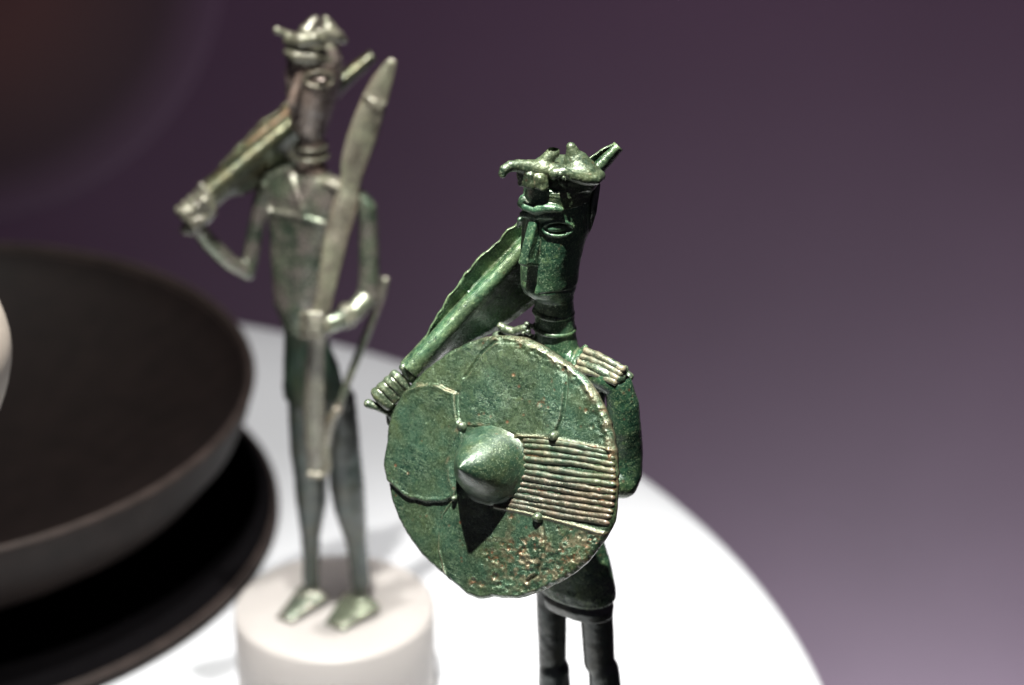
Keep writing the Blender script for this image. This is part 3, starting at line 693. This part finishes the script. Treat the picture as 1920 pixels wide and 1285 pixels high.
# sword -----------------------------------------------------------------
def sword(Y, A, B, dA, dB, WL, WR, name, m, parent, base, s, ribr, rec=(-.34, -.5), rough=.01, N=110, grip=.0):
    A = np.array(A, float); B = np.array(B, float); D = (B-A)/np.linalg.norm(B-A); Pn = np.array([D[1], -D[0]])   # upper-left side
    V = []; n = 18
    for i in range(N):
        t_ = i/(N-1); c_ = A+(B-A)*t_; d = dA+(dB-dA)*t_
        wl = np.interp(t_, *zip(*WL)); wr = np.interp(t_, *zip(*WR)); rb = ribr*(1-.55*t_**2)
        wl *= 1+.05*vnoise(np.array([t_*14, 0, 0]), 1)+.05*vnoise(np.array([t_*45, 3, 0]), 1); wr *= 1+.05*vnoise(np.array([t_*14, 5, 0]), 1)
        wl = max(wl, rb*.5); wr = max(wr, rb*.5)
        kl, kr = rec[0]*wl/50, rec[1]*wr/80; th_ = .05
        e = s*rb; g = -.10
        ring_ = [(wl, kl+g-.03), (wl-2.5, kl+g+.04), (wl*.86, kl*.86+g-.01), (wl*.5, kl*.55+g-.03), (rb*1.25, g), (rb*.98, g+e*.45), (rb*.6, g+e*1.15), (0, g+e*1.4), (-rb*.6, g+e*1.15), (-rb*.98, g+e*.45), (-rb*1.25, g), (-wr*.5-rb*.5, kr*.5+g-.03), (-wr*.86, kr*.86+g), (-wr, kr+g-.03), (-wr*.8, kr*.8-.2), (-rb, -.26), (rb, -.26), (wl*.8, kl*.8-.21)]
        for a, dd in ring_:
            q = c_+Pn*a; V.append(P(q[0], q[1], d+dd, Y))
    Fc = []
    for i in range(N-1):
        for k in range(n): Fc.append([i*n+k, i*n+(k+1) % n, (i+1)*n+(k+1) % n, (i+1)*n+k])
    Fc.append(list(range(n))[::-1]); Fc.append([(N-1)*n+k for k in range(n)])
    return make(name, np.array(V), Fc, m, parent, base, rough, 5)
WL = [(0, 12), (.03, 12), (.1, 20), (.2, 36), (.27, 43), (.35, 49), (.5, 49), (.6, 43), (.8, 30), (.9, 27), (.96, 20), (1, 9)]
WR = [(0, 8), (.1, 25), (.2, 50), (.3, 70), (.45, 85), (.52, 84), (.6, 66), (.7, 34), (.8, 17), (.92, 12), (1, 7)]
sword(YF, (768, 698), (1160, 274), .0, -1.75, WL, WR, 'sword', M_blade, st, FB, S, 20, rec=(.10, -.5))

# sword hand
hs = Field(P(675, 800, .2)+[-.1, -1.1, -.1], P(790, 670, -.3)+[.1, 1.0, .2], .018)
ax_s = nrm(P(1160, 274, -1.75)-P(768, 698, 0)); tr = nrm(np.cross(ax_s, VT)); tr2 = np.cross(tr, ax_s)
hs.box(P(733, 736, -.12), (ax_s, tr, tr2), (u(20), u(14), u(12)), u(8), .04)
for i in range(4):
    t_ = i/3; cx_, cy__ = 713+35*t_, 745-33*t_
    hs.chain([(P(cx_-8, cy__-9, -.06), u(9.5)), (P(cx_-3, cy__-4, .02), u(10.5)), (P(cx_+5, cy__+5, .05), u(10.5)), (P(cx_+14, cy__+14, .02), u(9.5))], .09)
for i in range(3):
    cx_, cy__ = 719+12*i, 739-11.5*i
    hs.surf([(cx_+dx, cy__+dx*1.0) for dx in (-9, -3, 4, 11, 17)], YF, 2.0, .0, .006, cut=True)
hs.chain([(P(691, 757, .0), u(9)), (P(706, 763, .02), u(8)), (P(722, 771, .0), u(7)), (P(736, 778, -.02), u(7))], .03)
hs.chain([(P(757, 690, .03), u(8.5)), (P(768, 706, .02), u(10)), (P(780, 716, .0), u(8))], .03)
hs.chain([(P(738, 790, -.1), u(14)), (P(735, 765, -.15), u(13))], .05)
field_obj('sword_hand', hs, M_crust, st, FB, .010, 6)

# base under the front statuette (below the picture)
tb = thing('white_stand', 'white round base under the front warrior', 'base', (FB[0], YF, 0))
tb['label'] = 'white round base beneath the legs of the shield warrior'
v, f = lathe([(2.5, .004), (2.6, .05), (2.6, FZ-.1), (2.5, FZ), (.2, FZ)], (FB[0], YF, 0), n=96); make('cylinder', v, f, M_base, tb, (FB[0], YF, 0))

# ------------------------------------------------------------------ back statuette
S2 = .0152; BBZ = P(627, 1135, 0, YB)[2]
BB = (P(627, 1135, 0, YB)[0], YB, BBZ)
s2 = thing('bow_bearer_statuette', 'brown and green bronze statuette with a bow in one hand, blurred on white disc', 'statuette', BB)
def Q2(px, py, d=0.0): return P(px, py, d, YB)
def w2(px): return px*S2
F2, R2 = frame(math.radians(34))
def lv2(pz, x, w_, af, ab, n=2.4):
    q = Q2(x, pz); return (q[2], q[0], q[1], w_*S2, af*S2, ab*S2, n)
def H2(px, f, row, r=0.0): return Q2(px, row, (f*math.cos(math.radians(34))+r*math.sin(math.radians(34)))*S2)
h2 = Field(Q2(588, 150)+[-1.2, -1.4, -2.7], Q2(588, 150)+[1.2, 1.3, 1.1], .03)
h2.column([lv2(248, 583, 27, 28, 26, 2.5), lv2(236, 583, 30, 36, 30, 2.6), lv2(190, 585, 41, 44, 42, 2.9), lv2(145, 588, 48, 48, 50, 2.7), lv2(110, 589, 48, 48, 50, 2.3), lv2(85, 590, 42, 44, 44, 2.2)], F2, R2, .05)
h2.column([lv2(330, 585, 34, 28, 28, 2.2), lv2(300, 584, 27, 25, 25, 2), lv2(235, 583, 26, 24, 24, 2)], F2, R2, .08)
h2.chain([(H2(568, 48, 124), w2(8)), (H2(557, 60, 160), w2(8)), (H2(547, 70, 195), w2(9))], .03)
h2.chain([(H2(573, 34, 126), w2(9)), (H2(565, 38, 195), w2(9))], .04)
ec = h2.hit(597, 149, YB)
h2.ell(h2.hit(600, 149, YB), (R2, F2, UZ), (w2(12), w2(9), w2(5)), .02)
h2.cone(H2(552, 40, 226, -6), H2(560, 40, 228, 8), w2(4), w2(4), .03)
field_obj('head', h2, M_brown, s2, BB, .008, 4)
v, f = tube([h2.hit(x, y, YB, .05) for x, y in ellipse(598, 149, 27, 14, -170, 190, 40)], [w2(3.6)]*40, n=8); make('eye_rim', v, f, M_cap, s2, BB, .004, 5)
for row, R_, x in ((273, 29, 583), (290, 34, 581)):
    v, f = ring(Q2(x, row), (.02, 0, 1), w2(R_), w2(3.8), wob=.1); make('neck_ring', v, f, M_cap, s2, BB)
# hat
g2 = Field(Q2(505, 120, 1.2)+[-.2, -.4, -.3], Q2(670, 20, -1)+[.2, .6, .5], .032)
g2.column([lv2(108, 586, 46, 50, 50, 2.2), lv2(96, 588, 46, 50, 50, 2.2), lv2(80, 592, 38, 40, 42, 2.2)], F2, R2, .05)
g2.chain([(Q2(541, 98, .55), w2(9)), (Q2(556, 106, .78), w2(11)), (Q2(590, 109, .73), w2(11)), (Q2(618, 114, .4), w2(8))], .05)
g2.chain([(Q2(544, 76, .5), w2(13)), (Q2(565, 76, .75), w2(15)), (Q2(590, 72, .8), w2(12)), (Q2(604, 72, .7), w2(9))], .05)
g2.chain([(Q2(548, 72, .4), w2(11)), (Q2(533, 62, .5), w2(7)), (Q2(520, 58, .55), w2(7))], .04)
g2.chain([(Q2(575, 60, .3), w2(15)), (Q2(588, 42, .15), w2(10)), (Q2(591, 37, .1), w2(8))], .04)
g2.chain([(Q2(618, 66, -.1), w2(26)), (Q2(615, 50, -.15), w2(14)), (Q2(611, 36, -.15), w2(7))], .05, flat=(UZ, .9))
g2.chain([(Q2(600, 62, .3), w2(9)), (Q2(630, 66, .1), w2(10)), (Q2(645, 76, -.15), w2(7))], .05)
field_obj('horned_hat', g2, M_cap, s2, BB, .012, 4)
# body
b2 = Field((Q2(320, 500)[0], YB-2.6, BBZ-.05), (Q2(735, 500)[0], YB+1.8, Q2(590, 295)[2]), .045)
b2.column([lv2(622, 565, 36, 26, 28, 2.2), lv2(598, 560, 38, 28, 30, 2.3), lv2(575, 558, 50, 32, 32, 2.4), lv2(500, 560, 58, 34, 34, 2.6), lv2(430, 564, 68, 34, 34, 2.8), lv2(365, 570, 84, 32, 32, 2.8), lv2(333, 573, 96, 26, 28, 2.4), lv2(320, 580, 50, 22, 24, 2.2)], F2, R2, .08)
b2.chain([(Q2(510, 336, -.5), w2(19)), (Q2(492, 372, -.5), w2(17)), (Q2(480, 430, -.45), w2(16)), (Q2(470, 485, -.35), w2(16)), (Q2(463, 510, -.2), w2(15))], .06)
b2.chain([(Q2(463, 510, -.2), w2(15)), (Q2(430, 492, .1), w2(16)), (Q2(392, 455, .35), w2(16)), (Q2(370, 425, .5), w2(15))], .05)
b2.chain([(Q2(630, 352, .5), w2(22)), (Q2(672, 372, .75), w2(18)), (Q2(689, 392, .85), w2(18)), (Q2(692, 450, .85), w2(19)), (Q2(692, 520, .9), w2(20)), (Q2(690, 556, 1.0), w2(22))], .06)
b2.chain([(Q2(690, 556, 1.0), w2(22)), (Q2(664, 586, 1.5), w2(18)), (Q2(632, 602, 1.9), w2(18)), (Q2(600, 612, 2.05), w2(20))], .06)
# collar lines and belt
b2.surf([(545, 325), (556, 362), (569, 402), (582, 368), (598, 340)], YB, 4.0, .03, .015, S=S2)
b2.surf([(506, 397), (540, 402), (575, 410), (612, 420)], YB, 4.5, .03, .015, S=S2)
b2.surf([(492, 336), (500, 365), (506, 396)], YB, 4.5, .02, .015, S=S2)
b2.surf([(500, 328), (545, 322)], YB, 5, .02, .02, S=S2)
# legs
for pts in ([(574, 750, 34), (578, 850, 33), (583, 895, 31), (584, 940, 29), (583, 1000, 19), (583, 1050, 15), (583, 1084, 16)],
            [(636, 750, 30), (645, 850, 31), (651, 910, 32), (656, 950, 30), (667, 1010, 21), (673, 1060, 18), (676, 1092, 19)]):
    d = -.2 if pts[0][0] < 600 else .25
    b2.chain([(Q2(x, y, d), w2(r*1.08)) for x, y, r in pts], .06)
for (ax_, ay, az), (tx, ty_), wd in (((584, 1088, -.2), (538, 1158), 29), ((676, 1100, .25), (632, 1170), 36)):
    a = Q2(ax_, ay, az); r0 = ray(tx, ty_); t_ = (BBZ+.12-CAMZ)/r0[2]; toe = np.array([0, 0, CAMZ])+r0*t_
    a[2] = BBZ+.28
    b2.cone(Q2(ax_, ay-8, az), a, w2(16), w2(17), .05)
    sd_ = nrm(np.cross(toe-a, UZ))
    b2.cone(a, toe, w2(16), w2(9), .06, flat=(sd_, wd/12))
    for k in range(5):
        b2.cone(toe+sd_*(k-2)*wd*.0045-nrm(toe-a)*.1, toe+sd_*(k-2)*wd*.005+nrm(toe-a)*.12-UZ*.03, .055, .05, .01)
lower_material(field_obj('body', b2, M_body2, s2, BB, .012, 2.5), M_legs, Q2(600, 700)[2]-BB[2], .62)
# white shoulder plate and armlet
sp = Field(Q2(560, 380, 1.3)+[0, -.5, -.3], Q2(690, 300, -.3)+[.2, .6, .4], .035)
sp.chain([(Q2(606, 338, .45), w2(17)), (Q2(636, 350, .85), w2(15))], .05, flat=(UZ, .7))
field_obj('shoulder_pad', sp, M_bow, s2, BB, .02, 5)
for x, y, d, R_ in ((655, 590, 1.58, 20), (645, 594, 1.7, 20)):
    v, f = ring(Q2(x, y, d), nrm(Q2(600, 612, 2.05)-Q2(664, 586, 1.5)), w2(R_), w2(4.5), wob=.2); make('armlet', v, f, M_bow, s2, BB)
# kilt
k2 = Field((Q2(505, 700)[0], YB-1.5, Q2(590, 800)[2]), (Q2(675, 700)[0], YB+1.3, Q2(590, 600)[2]), .04)
k2.column([lv2(752, 590, 68, 40, 40, 2.3), lv2(730, 589, 68, 42, 40, 2.3), lv2(680, 583, 60, 36, 36, 2.3), lv2(618, 570, 42, 28, 30, 2.2)], F2, R2, .04)
k2.cone(Q2(612, 770, 1.2), Q2(606, 690, .9), w2(11), w2(3), .03, cut=True)
field_obj('kilt', k2, patina('dark_green_bronze', (.006, .016, .012), (.018, .04, .026), (.10, .14, .10), (.12, .10, .07), rust=.3, speck=.3, metal=.3), s2, BB, .012, 3)
# hands
for nm, c_, dirn, pts in (('sword_hand', (368, 402, .62), 1, None), ('bow_hand', (592, 612, 2.25), 0, None)):
    o_ = Q2(*c_)
    hf = Field(o_-1.0, o_+1.0, .03)
    if dirn:
        a1 = nrm(Q2(698, 103, -1.9)-Q2(385, 365, .5)); t1 = nrm(np.cross(a1, VT)); t2 = np.cross(t1, a1)
        hf.box(o_, (a1, t1, t2), (w2(16), w2(16), w2(14)), w2(10), .05)
        for i in range(4):
            t_ = i/3; cx_, cy__ = 348+34*t_, 408-30*t_
            hf.chain([(Q2(cx_-12, cy__-14, .55), w2(9)), (Q2(cx_, cy__, .85), w2(9.5)), (Q2(cx_+14, cy__+14, .8), w2(9))], .02)
        hf.chain([(Q2(378, 350, .6), w2(8)), (Q2(392, 372, .7), w2(11)), (Q2(398, 398, .75), w2(9))], .03)
        hf.chain([(Q2(350, 430, .6), w2(12)), (Q2(378, 432, .6), w2(13))], .05)
    else:
        hf.ell(o_-VT*.05, (VR, VU, VT), (w2(30), w2(25), w2(17)), .06)
        for i in range(4):
            hf.chain([(Q2(600, 592+i*13, 2.45), w2(7.5)), (Q2(580, 590+i*13.5, 2.4), w2(7.5)), (Q2(567, 592+i*13.5, 2.15), w2(7))], .012)
    field_obj(nm, hf, M_bow, s2, BB, .01, 5)
# sword
WL2 = [(0, 12), (.08, 22), (.2, 32), (.4, 40), (.55, 38), (.7, 26), (.85, 14), (1, 6)]
WR2 = [(0, 14), (.1, 30), (.2, 50), (.45, 66), (.55, 55), (.7, 26), (.85, 12), (1, 5)]
sword(YB, (385, 372), (700, 104), .45, -1.6, WL2, WR2, 'sword', patina('olive_bronze', (.010, .022, .013), (.06, .08, .045), (.32, .33, .21), (.26, .14, .09), rust=.4, speck=.5, metal=.65, rough=.25), s2, BB, S2, 21, rec=(-.2, -.5))
# bow: one broad stave and the cord rod
def stave(pts, name, m, fl=.5, n=90, nn=14):
    a = smooth_path([tuple(Q2(x, y, d))+(w_*S2,) for x, y, w_, d in pts], n); V = []; Fc = []
    c_ = a[:, :3]; T = np.gradient(c_, axis=0); T /= np.linalg.norm(T, axis=1)[:, None]
    for i in range(n):
        e1 = nrm(np.cross(T[i], VT)); e2 = np.cross(e1, T[i])
        for k in range(nn):
            t_ = 2*math.pi*k/nn; V.append(c_[i]+a[i, 3]*(math.copysign(abs(math.cos(t_))**1.4, math.cos(t_))*e1+fl*math.copysign(abs(math.sin(t_))**1.6, math.sin(t_))*e2))
    for i in range(n-1):
        for k in range(nn): Fc.append([i*nn+k, i*nn+(k+1) % nn, (i+1)*nn+(k+1) % nn, (i+1)*nn+k])
    Fc.append(list(range(nn))[::-1]); Fc.append([(n-1)*nn+k for k in range(nn)])
    return make(name, np.array(V), Fc, m, s2, BB, .012, 4)
stave([(737, 112, 7, .35), (732, 122, 11, .4), (714, 160, 20, .5), (698, 200, 24, .6), (681, 250, 27, .7), (665, 300, 25, .85), (656, 345, 19, 1.0), (646, 390, 24, 1.25), (628, 460, 22, 1.6), (612, 540, 18, 1.95), (600, 600, 16, 2.1), (593, 650, 17, 2.0), (590, 720, 19, 1.88), (590, 800, 20, 1.75), (592, 870, 17, 1.65), (594, 893, 8, 1.6)], name='bow', m=M_bow, fl=.36)
for x, y in ((707, 182), (698, 176)):
    v, f = ring(Q2(x-3, y+4, .58), nrm(Q2(720, 140, 1.35)-Q2(700, 195, 1.45)), w2(20), w2(2.6), wob=.3); make('bow_binding', v, f, M_bow, s2, BB); break
v, f = tube(smooth_path([Q2(724, 522, .9), Q2(714, 560, .95), Q2(694, 610, 1.1), Q2(662, 690, 1.3), Q2(634, 765, 1.55)], 40), [w2(8)]*40); make('bowstring', v, f, M_body2, s2, BB, .01, 5)
v, f = tube(smooth_path([Q2(634, 765, 1.6), Q2(620, 790, 1.65), Q2(612, 830, 1.65), Q2(614, 870, 1.65), Q2(610, 888, 1.66), Q2(590, 892, 1.68), Q2(578, 888, 1.65)], 46), [w2(10)]*16+[w2(8)]*14+[w2(7)]*16); make('bow_tip', v, f, M_bow, s2, BB, .012, 5)

# its base
rb = abs(Q2(815, 1135)[0]-BB[0])
t = thing('white_disc_base', 'round pale base under the bow bearer, with a faint cast edge', 'base', (BB[0], YB, 0))
t['label'] = 'round pale base on the table under the statuette with the bow'
v, f = lathe([(rb-.05, .004), (rb, .05), (rb, BBZ-.14), (rb-.05, BBZ-.05), (rb-.15, BBZ), (.2, BBZ)], (BB[0], YB, 0), n=120); make('cylinder', v, f, M_base, t, (BB[0], YB, 0))
